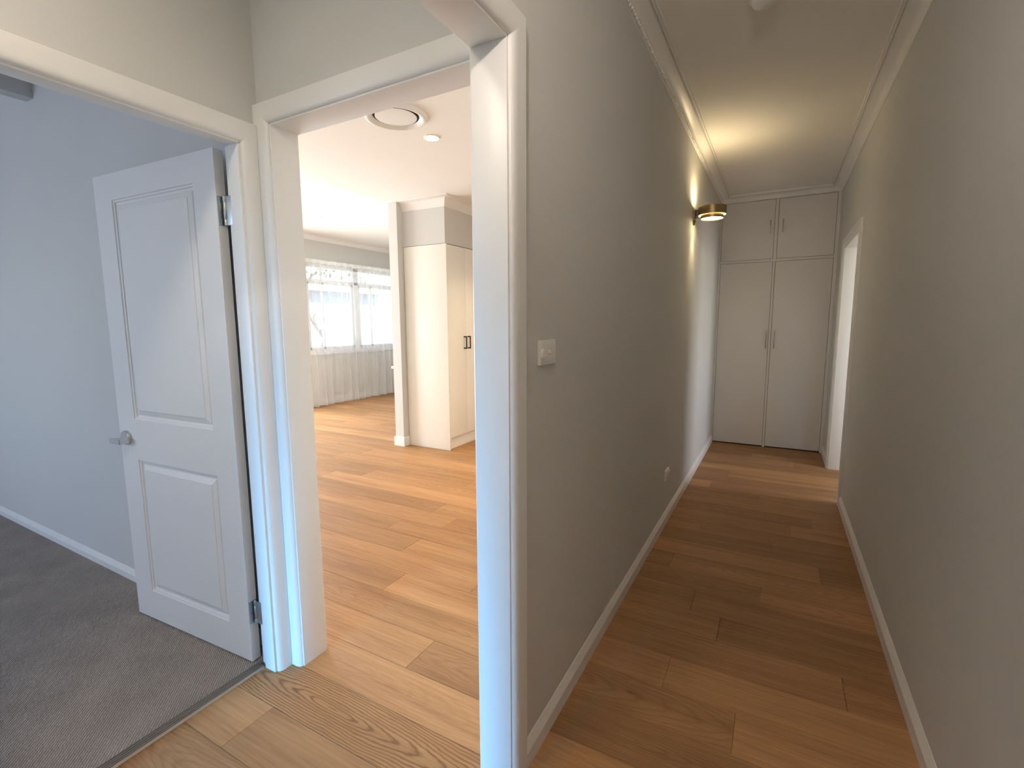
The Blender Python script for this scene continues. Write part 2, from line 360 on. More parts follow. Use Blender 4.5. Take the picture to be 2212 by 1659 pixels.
# ------------------------------------------------------------------ cornices
def cove(proj, drop, zc):
    pts = [(-0.02, zc-drop), (0.006, zc-drop), (0.010, zc-drop+0.006)]
    for k in range(0, 9):
        a = k/8*PI/2
        pts.append((0.014+(proj-0.036)*(1-math.cos(a)), zc-drop+0.010+(drop-0.026)*math.sin(a)))
    pts += [(proj-0.026, zc-0.016), (proj-0.026, zc-0.011), (proj-0.014, zc-0.014), (proj-0.013, zc-0.006), (proj-0.002, zc-0.008), (proj, zc-0.006), (proj, zc+0.01), (-0.02, zc+0.01)]
    return pts
P = cove(0.10, 0.056, ZH)
cor = prism('trim_2', [(XL, -1.6, 1, 0), (XL, YC+0.005, 1, -1), (XR, YC+0.005, -1, -1), (XR, -1.6, -1, 0)], P, 'trim')
struct(cor, 'white plaster cornice round the hall ceiling')
bm = bmesh.new(); y = 0.8
while y < YC-0.1:
    m = Matrix.Translation((XL+0.0155, y, ZH-0.0475)) @ Matrix.Diagonal((0.0075, 0.0100, 0.0065, 1))
    bmesh.ops.create_icosphere(bm, subdivisions=1, radius=1.0, matrix=m); y += 0.027
bead = from_bm('bead_row', bm, 'trim', cor, True); bead['kind'] = 'stuff'; bead['label'] = 'row of small plaster beads along the lower edge'
# kitchen cornice round the bulkhead above the pantry
def plain_cove(proj, drop, zc):
    pts = [(-0.02, zc-drop), (0.004, zc-drop), (0.008, zc-drop+0.008)]
    for k in range(0, 9):
        a = k/8*PI/2; pts.append((0.010+(proj-0.014)*(1-math.cos(a)), zc-drop+0.012+(drop-0.02)*math.sin(a)))
    pts += [(proj, zc-0.006), (proj, zc+0.01), (-0.02, zc+0.01)]
    return pts
Pk = plain_cove(0.088, 0.098, ZK)
struct(prism('trim_3', [(-3.69, 4.232, 0, -1), (-3.122, 4.232, 1, -1), (-3.122, 5.75, 1, 0)], Pk, 'ceiling'), 'white cove cornice wrapping the bulkhead above the pantry')
Pv = plain_cove(0.07, 0.075, ZV)
struct(prism('trim_4', [(XW, YW1, 1, 0), (XW, 7.9, 1, -1), (-3.81, 7.9, 0, -1)], Pv, 'ceiling'), 'white cornice above the living room curtains')

# ------------------------------------------------------------------ baseboards
BP = [(-0.005, 0), (0.016, 0), (0.016, 0.054), (0.0135, 0.060), (0.002, 0.083), (-0.005, 0.085)]
def base(name, x0, y0, x1, y1, sx, sy, label, prof=BP, z=0.0):
    return struct(prism(name, [(x0, y0, sx, sy), (x1, y1, sx, sy)], [(p, q+z) for p, q in prof], 'trim', smooth=False), label)
base('baseboard_hall_left', XL, 1.195, XL, YC-0.002, 1, 0, 'white baseboard under the sconce wall')
base('baseboard_hall_right', XR, -1.6, XR, ny0-0.082, -1, 0, 'white baseboard along the near hall wall')
base('baseboard_hall_right', XR, ny1+0.082, XR, YC-0.002, -1, 0, 'short white baseboard between doorway and hall cupboard')
BB = [(-0.005, 0), (0.015, 0), (0.015, 0.040), (0.012, 0.046), (0.002, 0.066), (-0.005, 0.068)]
base('baseboard_bedroom_back', -5.5, YW0, -4.640, YW0, 0, -1, 'white bedroom baseboard left of the joint', BB, 0.004)
base('baseboard_bedroom_back', -4.636, YW0, -1.81, YW0, 0, -1, 'white bedroom baseboard behind the open door', BB, 0.004)
LB = [(-0.002, 0), (0.014, 0), (0.014, 0.090), (0.010, 0.104), (-0.002, 0.106)]
struct(prism('baseboard_kitchen_stub', [(-3.81, 7.9, -1, 0), (-3.81, 4.14, -1, -1), (-3.69, 4.14, 1, -1), (-3.69, 4.225, 1, 0)], LB, 'trim', smooth=False), 'white baseboard wrapping the stub wall end')
base('baseboard_living_left', XW, 4.85, XW, 7.9, 1, 0, 'white baseboard under the curtains', LB)
base('baseboard_living_back', XW, YW1, -1.70, YW1, 0, 1, 'white baseboard on the living side of the lobby wall', LB)

# ------------------------------------------------------------------ door frames and cased openings
AP = [(0.006, -0.002), (0.006, 0.004), (0.008, 0.010), (0.013, 0.0145), (0.020, 0.0175), (0.030, 0.019), (0.074, 0.019), (0.076, 0.017), (0.076, -0.002)]
def architrave(parent, tomap, s0, s1, ztop, z0=0.0, lim0=9, lim1=9):
    """Left leg, head and right leg, mitred, round an opening s0..s1; tomap(s, h, z) -> world."""
    def pt(o, h, corner):
        a, b = min(o, lim0), min(o, lim1)
        s, z = ((s0-a, z0), (s0-a, ztop+o), (s1+b, ztop+o), (s1+b, z0))[corner]
        return tomap(s, h, z)
    for i in range(3):
        bm = bmesh.new()
        A = [bm.verts.new(pt(o, h, i)) for o, h in AP]; B = [bm.verts.new(pt(o, h, i+1)) for o, h in AP]
        n = len(AP)
        for k in range(n): bm.faces.new((A[k], A[(k+1) % n], B[(k+1) % n], B[k]))
        bm.faces.new(A); bm.faces.new(B[::-1])
        bmesh.ops.remove_doubles(bm, verts=bm.verts[:], dist=1e-6)
        from_bm('architrave', bm, 'trim', parent, True)

# bedroom doorway
fr = struct(empty('trim_5', (0, 0, 0)), 'white frame and architrave of the bedroom doorway')
box('jamb', -1.762, XLOB+0.002, 1.102, 1.118, 0, ZBD, 'trim', fr, 0.0015)
box('jamb', -1.790, -1.760, 1.112, 1.119, 0, ZBD, 'trim', fr, 0.001)
box('jamb', XBED, XLOB+0.002, 0.258, 0.272, 0, ZBD, 'trim', fr, 0.0015)
box('head_jamb', -1.762, XLOB+0.002, 0.258, 1.118, ZBD-0.004, ZBD+0.014, 'trim', fr, 0.0015)
box('head_jamb', -1.790, -1.760, 0.258, 1.118, ZBD+0.010, ZBD+0.018, 'trim', fr, 0.001)
architrave(fr, lambda s, h, z: Vector((XLOB+h, s, z)), 0.272, 1.106, ZBD-0.004, lim1=0.061)
# living room opening
fr = struct(empty('trim_6', (0, 0, 0)), 'white frame and architrave of the living room opening')
box('jamb', -1.645, -1.629, YW0-0.003, YW1+0.003, 0, ZOP+0.016, 'trim', fr, 0.002)
box('jamb', XL-TH-0.016, XL-TH, YW0-0.003, YW1+0.003, 0, ZOP+0.016, 'trim', fr, 0.002)
box('head_jamb', -1.645, XL-TH, YW0-0.003, YW1+0.003, ZOP, ZOP+0.018, 'trim', fr, 0.002)
architrave(fr, lambda s, h, z: Vector((s, YW0-h, z)), -1.629, XL-TH-0.012, ZOP, lim0=0.072, lim1=0.011)
architrave(fr, lambda s, h, z: Vector((s, YW1+h, z)), -1.629, XL-TH-0.016, ZOP, lim1=0.015)
# cased opening between hall and lobby
fr = struct(empty('trim_7', (0, 0, 0)), 'white cased opening between hall and lobby')
box('jamb', XL-TH-0.004, XL+0.003, YJ, YJ+0.020, 0, ZCO+0.016, 'trim', fr, 0.0018)
box('jamb', XL-TH-0.004, XL+0.003, 0.032, 0.05, 0, ZCO+0.016, 'trim', fr, 0.0018)
box('head_jamb', XL-TH-0.004, XL+0.003, 0.032, YJ+0.018, ZCO, ZCO+0.018, 'trim', fr, 0.0018)
architrave(fr, lambda s, h, z: Vector((XL+h, s, z)), 0.05, YJ, ZCO)
architrave(fr, lambda s, h, z: Vector((XL-TH-h, s, z)), 0.05, YJ, ZCO, lim1=0.045)
# side doorway in the right hall wall
fr = struct(empty('trim_8', (0, 0, 0)), 'white frame and architrave of the bright side doorway in the hall')
box('jamb', XR-0.002, XR+TH+0.002, ny0-0.016, ny0, 0, 2.06, 'trim', fr, 0.0018)
box('jamb', XR-0.002, XR+TH+0.002, ny1, ny1+0.016, 0, 2.06, 'trim', fr, 0.0018)
box('head_jamb', XR-0.002, XR+TH+0.002, ny0-0.016, ny1+0.016, 2.045, 2.062, 'trim', fr, 0.0018)
architrave(fr, lambda s, h, z: Vector((XR-h, s, z)), ny0, ny1, 2.045)

# carpet edge strip on the bedroom threshold
st = empty('carpet_strip', (-1.785, 0.69, 0)); tag(st, 'narrow ribbed metal strip between carpet and oak boards', 'floor strip')
prism('base_plate', [(-0.020, -0.41, 1, 0), (-0.020, 0.408, 1, 0)], [(0, 0), (0, 0.010), (0.004, 0.0135), (0.034, 0.0095), (0.042, 0.001), (0.042, 0)], 'alu', st, False)
for k in range(4):
    prism('rib', [(-0.015+0.009*k, -0.41, 1, 0), (-0.015+0.009*k, 0.408, 1, 0)], [(0, 0.009), (0, 0.0150-0.0012*k), (0.004, 0.0150-0.0012*k), (0.004, 0.009)], 'alu', st, False)

# ------------------------------------------------------------------ bedroom door (open)
DW, DT, DZ0, DZ1 = 0.817, 0.037, 0.016, 2.024
rz = PI+math.atan2(0.044, 0.817)
door = struct(empty('door_1', (-1.821, 1.0855, 0), rz), 'white two-panel bedroom door standing open with a nickel lever')
xs = [0, 0.130, 0.688, DW]; zs = [DZ0, 0.156, 0.787, 0.973, 1.917, DZ1]
bm = bmesh.new()
V = {(i, j): bm.verts.new((xs[i], 0, zs[j])) for i in range(4) for j in range(6)}
for i in range(3):
    for j in range(5):
        if i == 1 and j in (1, 3): continue
        bm.faces.new((V[i, j], V[i+1, j], V[i+1, j+1], V[i, j+1]))
Bk = [bm.verts.new((x, -DT, z)) for x, z in ((0, DZ0), (DW, DZ0), (DW, DZ1), (0, DZ1))]
bm.faces.new(Bk[::-1])
bm.faces.new([V[i, 0] for i in (3, 2, 1, 0)]+[Bk[0], Bk[1]])
bm.faces.new([V[i, 5] for i in range(4)]+[Bk[2], Bk[3]])
bm.faces.new([V[0, j] for j in range(6)]+[Bk[3], Bk[0]])
bm.faces.new([V[3, j] for j in (5, 4, 3, 2, 1, 0)]+[Bk[1], Bk[2]])
leaf = from_bm('door_leaf', bm, 'door', door)
def panel(x0, x1, z0, z1):
    bm = bmesh.new()
    prof = [(0, 0), (0.0025, -0.0045), (0.009, -0.0055), (0.0115, -0.0105), (0.017, -0.0125), (0.021, -0.0125), (0.0235, -0.0090), (0.043, -0.0030), (0.045, -0.0008)]
    R = [[bm.verts.new(p) for p in ((x0+o, d, z0+o), (x1-o, d, z0+o), (x1-o, d, z1-o), (x0+o, d, z1-o))] for o, d in prof]
    for a, b in zip(R, R[1:]):
        for k in range(4): bm.faces.new((a[k], a[(k+1) % 4], b[(k+1) % 4], b[k]))
    bm.faces.new(R[-1])
    return from_bm('door_panel', bm, 'door', leaf)
panel(xs[1], xs[2], zs[1], zs[2]); panel(xs[1], xs[2], zs[3], zs[4])
ry = Matrix.Rotation(-PI/2, 4, 'X')     # lathe axis z -> local +y
hd = lathe('lever_rose', [(0.0, 0.0), (0.031, 0.0), (0.032, 0.001), (0.032, 0.012), (0.0305, 0.014), (0.0, 0.014)], 'nickel', door, 36, Matrix.Translation((0.757, 0, 0.884)) @ ry)
bm = bmesh.new()
top = [(0.726, 0.012), (0.726, 0.046), (0.730, 0.050), (0.796, 0.0535), (0.800, 0.051), (0.800, 0.047), (0.772, 0.026), (0.765, 0.012)]
a = [bm.verts.new((x, y, 0.862)) for x, y in top]; b = [bm.verts.new((x, y, 0.885)) for x, y in top]
bm.faces.new(a[::-1]); bm.faces.new(b)
for k in range(len(top)): bm.faces.new((a[k], a[(k+1) % len(top)], b[(k+1) % len(top)], b[k]))
from_bm('lever', bm, 'nickel', hd)
for zc, hh in ((1.806, 0.052), (0.226, 0.047)):
    hp = box('hinge_plate', -0.0022, 0.0006, -DT+0.001, -0.001, zc-hh, zc+hh, 'zinc', door, 0.0005)
    lathe('hinge_knuckle', [(0.0, -hh), (0.0062, -hh), (0.0062, -hh*0.62), (0.0055, -hh*0.6), (0.0062, -hh*0.58), (0.0062, hh*0.58), (0.0055, hh*0.6), (0.0062, hh*0.62), (0.0062, hh), (0.003, hh+0.004), (0.0, hh+0.004)], 'zinc', hp, 16, Matrix.Translation((-0.0125, -0.0225, zc)))
    box('hinge_plate_jamb', -0.054, -0.016, -0.0246, -0.0226, zc-hh, zc+hh, 'zinc', hp, 0.0005)
    bm = bmesh.new()
    for q in (-0.7, -0.05, 0.7):
        add_lathe(bm, [(0.0, 0.0), (0.0035, 0.0), (0.0025, 0.0008), (0.0, 0.0008)], 10, Matrix.Translation((-0.0022, -DT/2+(0.006 if q < 0 else -0.006), zc+q*hh)) @ Matrix.Rotation(-PI/2, 4, 'Y'))
    from_bm('hinge_screws', bm, 'steel', hp)

# ------------------------------------------------------------------ hall cupboard
cb = empty('built_in_cupboard', (-0.075, YC, 0)); tag(cb, 'white four-door built-in cupboard closing the end of the hall', 'cupboard')
def cbx(name, x0, x1, y0, y1, z0, z1, mat='cupboard', parent=cb, bev=0.0012):
    return box(name, x0+0.075, x1+0.075, y0, y1, z0, z1, mat, parent, bev)
def cpart(name, x0, x1, y0, y1, z0, z1, parent, mat, bev=0.0012): return cbx(name, x0, x1, y0, y1, z0, z1, mat, parent, bev)
cbx('carcass', XL, XR, 0.05, 0.52, 0.03, ZH-0.03, 'void')
cbx('frame_stile', XL, -0.616, 0, 0.05, 0, 2.72); cbx('frame_stile', 0.448, XR, 0, 0.05, 0, 2.72)
cbx('frame_rail', -0.616, 0.448, 0, 0.05, 2.679, 2.72); cbx('frame_rail', -0.616, 0.448, 0, 0.05, 2.035, 2.061)
cbx('frame_mullion', -0.099, -0.068, 0, 0.05, 2.061, 2.679); cbx('frame_mullion', -0.096, -0.074, 0.002, 0.05, 0, 2.035)
def handle(door_, x, z0, z1):
    h = cpart('handle', x-0.0055, x+0.0055, -0.030, -0.024, z0, z1, door_, 'steel', 0.001)
    for z in (z0+0.02, z1-0.02): cpart('handle_post', x-0.004, x+0.004, -0.026, 0.006, z-0.004, z+0.004, h, 'steel', 0.0)
for x0, x1, hx in ((-0.613, -0.102, -0.139), (-0.065, 0.445, -0.022)):
    d = cbx('upper_door', x0, x1, 0.004, 0.024, 2.064, 2.676); handle(d, hx, 2.323, 2.462)
for x0, x1, hx in ((-0.613, -0.099, -0.119), (-0.071, 0.445, -0.040)):
    d = cbx('lower_door', x0, x1, 0.004, 0.024, 0.014, 2.032); handle(d, hx, 1.104, 1.298)

# ------------------------------------------------------------------ pantry in the kitchen
pn = empty('pantry_cupboard', (-3.40, 4.226, 0)); tag(pn, 'tall cream pantry cupboard with black handles against the stub wall', 'cupboard')
def pbx(name, x0, x1, y0, y1, z0, z1, mat='pantry', parent=pn, bev=0.001):
    return box(name, x0+3.40, x1+3.40, y0-4.226, y1-4.226, z0, z1, mat, parent, bev)
pbx('side_panel', -3.674, -3.106, 4.226, 4.243, 0, 2.227)
pbx('carcass', -3.688, -3.132, 4.244, 5.74, 0.10, 2.222)
pbx('kickboard', -3.160, -3.138, 4.244, 5.74, 0.0, 0.132)
pbx('scribe_filler', -3.688, -3.675, 4.232, 4.243, 0, 2.222)
ys = [4.246, 4.579, 4.912, 5.245, 5.578]
for i in range(4):
    d = pbx('pantry_door', -3.131, -3.112, ys[i]+0.0015, ys[i+1]-0.0015, 0.135, 2.222)
    hy = ys[i+1]-0.038 if i % 2 == 0 else ys[i]+0.038
    h = pbx('pull_handle', -3.083, -3.073, hy-0.006, hy+0.006, 1.108, 1.250, 'black', d, 0.001)
    for z in (1.108, 1.236): pbx('pull_handle_arm', -3.113, -3.074, hy-0.006, hy+0.006, z, z+0.014, 'black', h, 0.0)
lg = box('timber_ledge', -0.125, 0.125, -0.25, 0.25, -0.017, 0.017, 'tan', None, 0.003); lg.location = (-3.935, 4.62, 0.872)
tag(lg, 'small tan timber ledge just showing past the stub wall beside the curtain', 'ledge')

# ------------------------------------------------------------------ ceiling fittings
va = empty('air_vent', (-2.205, 2.50, ZK)); tag(va, 'round white air vent in the kitchen ceiling with a dark slot', 'vent')
lathe('flange_ring', [(0.200, 0.0), (0.198, -0.008), (0.190, -0.019), (0.178, -0.023), (0.168, -0.020), (0.146, -0.002), (0.146, 0.0)], 'plastic', va, 56, closed=True)
lathe('vent_disc', [(0.0, -0.0115), (0.07, -0.0115), (0.122, -0.0105), (0.131, -0.0085), (0.131, -0.0070), (0.12, -0.0065), (0.0, -0.0065)], 'plastic', va, 56)
lathe('duct_throat', [(0.0, -0.001), (0.147, -0.001), (0.147, 0.0), (0.0, 0.0)], 'void', va, 40)
def downlight(loc, label, power):
    d = empty('downlight', loc); tag(d, label, 'downlight', 'recessed ceiling downlights')
    lathe('trim_ring', [(0.055, 0.0), (0.055, -0.003), (0.050, -0.006), (0.042, -0.005), (0.040, -0.001), (0.040, 0.0)], 'plastic', d, 36, closed=True)
    lathe('halo_ring', [(0.0405, -0.0045), (0.050, -0.0065), (0.052, -0.0075), (0.0405, -0.0055)], 'downhalo', d, 36, closed=True)  # emissive ring standing in for the yellow halo, not a real part
    lathe('lens', [(0.0, -0.0045), (0.03, -0.004), (0.0405, -0.0025), (0.0405, -0.001), (0.0, -0.001)], 'down', d, 36)
    lamp('downlight_beam', 'SPOT', (loc[0], loc[1], loc[2]-0.02), power, (1.0, 0.78, 0.50), direction=(0, 0, -1), spot_size=math.radians(110), spot_blend=0.8, shadow_soft_size=0.04)
downlight((-2.232, 2.895, ZK), 'glowing round downlight beside the air vent', 60)
downlight((-5.64, 4.747, ZV), 'glowing round downlight on the higher ceiling near the curtains', 40)
for px, py, where in ((-1.25, 2.9, 'nearest the hall wall'), (-2.2, 4.55, 'in front of the pantry doors'), (-1.25, 4.55, 'in the far kitchen corner')): downlight((px, py, ZK), 'added kitchen downlight, out of view, '+where, 82)  # extra unseen downlights added to warm and brighten the pantry doors
sm = empty('smoke_alarm', (-0.128, 2.447, ZH)); tag(sm, 'small round white smoke alarm on the hall ceiling at the top edge', 'smoke alarm')
lathe('alarm_base', [(0.0, 0.0), (0.060, 0.0), (0.060, -0.012), (0.056, -0.015), (0.0, -0.015)], 'plastic', sm, 36)
lathe('alarm_cap', [(0.0, -0.015), (0.050, -0.015), (0.047, -0.030), (0.036, -0.036), (0.0, -0.037)], 'plastic', sm, 36)
def oyster(loc, label, energy, col, r=0.15):
    o = empty('ceiling_lamp', loc); tag(o, label, 'ceiling light')
    lathe('lamp_base', [(0.0, 0.0), (r, 0.0), (r, -0.018), (r-0.006, -0.022), (0.0, -0.022)], 'plastic', o, 40)
    lathe('lamp_diffuser', [(0.0, -0.022), (r-0.012, -0.022), (r-0.02, -0.045), (r*0.6, -0.07), (0.0, -0.08)], 'oyster', o, 40)
    lamp('ceiling_lamp_light', 'AREA', (loc[0], loc[1], loc[2]-0.09), energy, col, direction=(0, 0, -1), shape='DISK', size=r*1.8)
oyster((-1.15, 0.02, ZH), 'round glowing lamp on the lobby ceiling above the frame', 11.0, (1.0, 0.86, 0.69))
pd = empty('added_bowl_pendant', (-0.08, -0.30, ZH)); tag(pd, 'added bowl pendant for the unseen hall lamp, its bowl keeping light off the floor', 'pendant light')
lathe('canopy', [(0.0, 0.0), (0.05, 0.0), (0.045, -0.02), (0.0, -0.025)], 'brass', pd, 28)
lathe('stem', [(0.0, -0.02), (0.006, -0.02), (0.006, -0.46), (0.0, -0.46)], 'brass', pd, 12)
lathe('bowl', [(0.0, -0.475), (0.08, -0.468), (0.13, -0.452), (0.16, -0.43), (0.157, -0.429), (0.128, -0.447), (0.08, -0.462), (0.0, -0.468)], 'brass', pd, 40)  # bowl shape added to block the bulb's downward light from the floor
lamp('pendant_bulb', 'POINT', (-0.08, -0.30, ZH-0.375), 66, (1.0, 0.885, 0.80), shadow_soft_size=0.035)

# ------------------------------------------------------------------ brass wall sconce
SX, SY = -0.494, 4.075
sc = empty('wall_sconce', (SX, SY, 2.20)); tag(sc, 'antique brass up-and-down wall sconce glowing on the hall wall', 'wall light')
lathe('outer_ring', [(0.101, 0.000), (0.101, 0.060), (0.0985, 0.062), (0.097, 0.060), (0.097, 0.000), (0.099, -0.001)], 'brass', sc, 64, closed=True)
lathe('inner_ring', [(0.0815, -0.026), (0.0815, 0.030), (0.079, 0.031), (0.079, -0.026), (0.080, -0.027)], 'brass', sc, 64, closed=True)
lathe('lower_lens', [(0.0, -0.022), (0.04, -0.0225), (0.0785, -0.020), (0.0785, -0.015), (0.0, -0.015)], 'glow', sc, 48)
lathe('slot_lens', [(0.0825, 0.006), (0.0965, 0.006), (0.0965, 0.012), (0.0825, 0.012)], 'glow', sc, 64, closed=True)
lathe('upper_lens', [(0.0, 0.040), (0.095, 0.040), (0.095, 0.046), (0.0, 0.050)], 'glow', sc, 48)
bm = bmesh.new(); add_box(bm, XL-SX+0.012, -0.096, -0.017, 0.017, -0.012, 0.050, 0.003)
from_bm('arm', bm, 'darkbrass', sc, True)
bm = bmesh.new()
oz = [(-0.020, 0.050), (0.020, 0.050), (0.020, -0.030), (0.013, -0.056), (0.0, -0.064), (-0.013, -0.056), (-0.020, -0.030)]
a = [bm.verts.new((XL-SX, y, z)) for y, z in oz]; b = [bm.verts.new((XL-SX+0.014, y*0.85, z*0.95)) for y, z in oz]
bm.faces.new(a); bm.faces.new(b[::-1])
for k in range(len(oz)): bm.faces.new((a[k], a[(k+1) % len(oz)], b[(k+1) % len(oz)], b[k]))
from_bm('back_plate', bm, 'darkbrass', sc)
lathe('set_screw', [(0.0, 0.0), (0.005, 0.0), (0.005, 0.006), (0.0, 0.007)], 'brass', sc, 12, Matrix.Translation((XL-SX+0.013, 0, -0.035)) @ Matrix.Rotation(PI/2, 4, 'Y'))
lamp('sconce_up', 'SPOT', (SX-0.055, SY, 2.27), 4.8, (1.0, 0.76, 0.46), direction=(0.0, -0.25, 1), spot_size=math.radians(168), spot_blend=0.9, shadow_soft_size=0.02)
lamp('sconce_down', 'SPOT', (SX-0.055, SY, 2.165), 7, (1.0, 0.76, 0.45), direction=(-0.10, 0, -1), spot_size=math.radians(70), spot_blend=0.9, shadow_soft_size=0.02)

# ------------------------------------------------------------------ switch and outlet on the hall wall
sw = empty('light_switch', (XL, 1.358, 1.302)); tag(sw, 'white dimmer switch plate on the hall wall beside the opening', 'light switch')
box('plate', 0, 0.0125, -0.056, 0.056, -0.038, 0.038, 'plastic', sw, 0.003)
box('back_box', -0.002, 0.004, -0.054, 0.054, -0.036, 0.036, 'plastic', sw)
lathe('dimmer_knob', [(0.0, 0.0), (0.0155, 0.0), (0.0150, 0.003), (0.012, 0.006), (0.0, 0.0065)], 'plastic', sw, 32, Matrix.Translation((0.0122, -0.042, -0.003)) @ Matrix.Rotation(PI/2, 4, 'Y'))
lathe('push_button', [(0.0, 0.0), (0.0075, 0.0), (0.007, 0.005), (0.005, 0.0065), (0.0, 0.007)], 'plastic', sw, 24, Matrix.Translation((0.0122, 0.003, 0.0)) @ Matrix.Rotation(PI/2, 4, 'Y'))
po = empty('power_outlet', (XL, 3.345, 0.350)); tag(po, 'small white double power outlet low on the sconce wall', 'power outlet')
box('plate', 0, 0.013, -0.058, 0.058, -0.036, 0.036, 'plastic', po, 0.003)
for yy in (-0.032, 0.032):
    r_ = box('rocker', 0.012, 0.020, yy-0.006, yy+0.006, 0.012, 0.027, 'plastic', po, 0.001)
    bm = bmesh.new()
    for dy, an in ((-0.007, 0.5), (0.007, -0.5), (0.0, 0)):
        m = Matrix.Translation((0.0132, yy+dy, -0.008 if an else -0.018)) @ Matrix.Rotation(an, 4, 'X') @ Matrix.Diagonal((0.001, 0.0022, 0.008, 1))
        bmesh.ops.create_cube(bm, size=1.0, matrix=m)
    from_bm('socket_slots', bm, 'black', po)

# ------------------------------------------------------------------ living room window
win = struct(empty('window_1', (XW-0.08, 6.6, 0)), 'white timber window behind the sheer curtains')
def wbx(name, y0, y1, z0, z1, x0=-0.03, x1=0.03, mat='trim', parent=win): return box(name, x0, x1, y0-6.6, y1-6.6, z0, z1, mat, parent, 0.003 if mat == 'trim' else 0.0, 1)
wbx('frame_member', WY0, WY1, WZ1-0.05, WZ1); wbx('sill', WY0-0.03, WY1+0.03, WZ0-0.06, WZ0+0.03, -0.09, 0.11)
wbx('frame_member', WY0, WY0+0.05, WZ0, WZ1); wbx('frame_member', WY1-0.05, WY1, WZ0, WZ1)
wbx('mullion', 6.55, 6.68, WZ0, WZ1); wbx('transom', WY0, WY1, 2.105, 2.155)
for y0, y1 in ((WY0+0.05, 6.55), (6.68, WY1-0.05)):
    s = wbx('sash', y0, y0+0.04, WZ0+0.03, 2.105, -0.02, 0.02)
    for a, b, c, d in ((y1-0.04, y1, WZ0+0.03, 2.105), (y0, y1, 2.07, 2.105), (y0, y1, WZ0+0.03, WZ0+0.07), ((y0 if y0 < 6 else y0)+0.30, y0+0.335, WZ0+0.03, 2.105)):
        wbx('sash_bar', a, b, c, d, -0.02, 0.02, 'trim', s)
    wbx('pane', y0+0.02, y1-0.02, WZ0+0.05, 2.09, -0.003, 0.003, 'glass'); wbx('pane', y0, y1, 2.15, WZ1-0.04, -0.003, 0.003, 'glass')
gd = struct(empty('window_2', (XW-0.08, 3.3, 0)), 'white framed glass doors of the living room')
for y0, y1, z0, z1 in ((1.8, 1.86, 0, 2.4), (4.74, 4.8, 0, 2.4), (1.8, 4.8, 2.34, 2.4), (1.8, 4.8, 0, 0.06), (3.26, 3.34, 0, 2.4)):
    box('frame_member', -0.03, 0.03, y0-3.3, y1-3.3, z0, z1, 'trim', gd)
bw = struct(empty('window_3', (-4.35, -2.55, 0)), 'white framed bedroom window')
for x0, x1, z0, z1 in ((-0.9, -0.85, 0.85, 2.2), (0.85, 0.9, 0.85, 2.2), (-0.9, 0.9, 0.85, 0.9), (-0.9, 0.9, 2.15, 2.2), (-0.03, 0.03, 0.85, 2.2)):
    box('frame_member', x0, x1, -0.03, 0.03, z0, z1, 'trim', bw)
ew = struct(empty('window_4', (-1.2, -4.45, 0)), 'white framed glazed entry of the lobby')
for x0, x1, z0, z1 in ((-0.38, -0.34, 0.12, 2.05), (0.34, 0.38, 0.12, 2.05), (-0.38, 0.38, 0.12, 0.18), (-0.38, 0.38, 2.0, 2.05)):
    box('frame_member', x0, x1, -0.03, 0.03, z0, z1, 'trim', ew)
rw = struct(empty('window_5', (2.85, 4.4, 0)), 'white framed window of the room past the hall doorway')
for y0, y1, z0, z1 in ((-0.8, -0.75, 0.85, 2.2), (0.75, 0.8, 0.85, 2.2), (-0.8, 0.8, 0.85, 0.9), (-0.8, 0.8, 2.15, 2.2)):
    box('frame_member', -0.03, 0.03, y0, y1, z0, z1, 'trim', rw)

# ------------------------------------------------------------------ sheer curtains on a rail
rail = tag(box('curtain_rail', -0.012, 0.012, -1.40, 1.40, -0.012, 0.012, 'plastic', None, 0.003), 'white curtain rail above the living room window', 'curtain rail'); rail.location = (-6.835, 6.42, 2.44)
def curtain(y0, y1, seed, label):
    rnd = random.Random(seed); n = int((y1-y0)*95); L = y1-y0
    ctrl = []; y = 0
    while y < L: ctrl.append(y); y += rnd.uniform(0.055, 0.12)
    amp = [rnd.uniform(0.016, 0.042) for _ in ctrl]
    def off(t):
        for k in range(len(ctrl)-1):
            if ctrl[k] <= t <= ctrl[k+1]:
                u = (t-ctrl[k])/(ctrl[k+1]-ctrl[k]); return amp[k]*math.sin(PI*u)*(1 if k % 2 else -1)
        return 0.0
    rows = [0.012, 0.02, 0.25, 0.7, 1.2, 1.7, 2.1, 2.36, 2.40, 2.455]
    root = empty('sheer_curtain', (-6.76, (y0+y1)/2, 0)); tag(root, label, 'curtain', 'sheer living room curtains')
    def sheet(name, r0, r1, mat):
        zz = rows[r0:r1]; vs = []; fs = []
        for z in zz:
            flare = 1.0+0.5*max(0, (1.2-z)/1.2); tight = 0.55 if z > 2.38 else 1.0
            for i in range(n+1):
                t = L*i/n; wob = 0.012*math.sin(t*9+seed+z*1.3)
                vs.append((off(t)*flare*tight+wob*(1-z/2.6), y0-(y0+y1)/2+t+0.008*math.sin(z*2.1+t*13), z+(0.006*math.sin(t*31+seed) if z < 0.1 else 0)))
        m = n+1
        for r in range(len(zz)-1):
            for i in range(n): fs.append((r*m+i, r*m+i+1, (r+1)*m+i+1, (r+1)*m+i))
        me = bpy.data.meshes.new(name); me.from_pydata(vs, [], fs); me.update()
        return link(name, me, mat, root, True)
    sheet('voile', 1, 9, 'sheer'); sheet('hem', 0, 2, 'heading'); sheet('heading_tape', 8, 10, 'heading')
curtain(5.02, 6.69, 3, 'white sheer curtain at the left half of the living room window')
curtain(6.71, 7.80, 11, 'white sheer curtain at the right half, next to the stub wall')

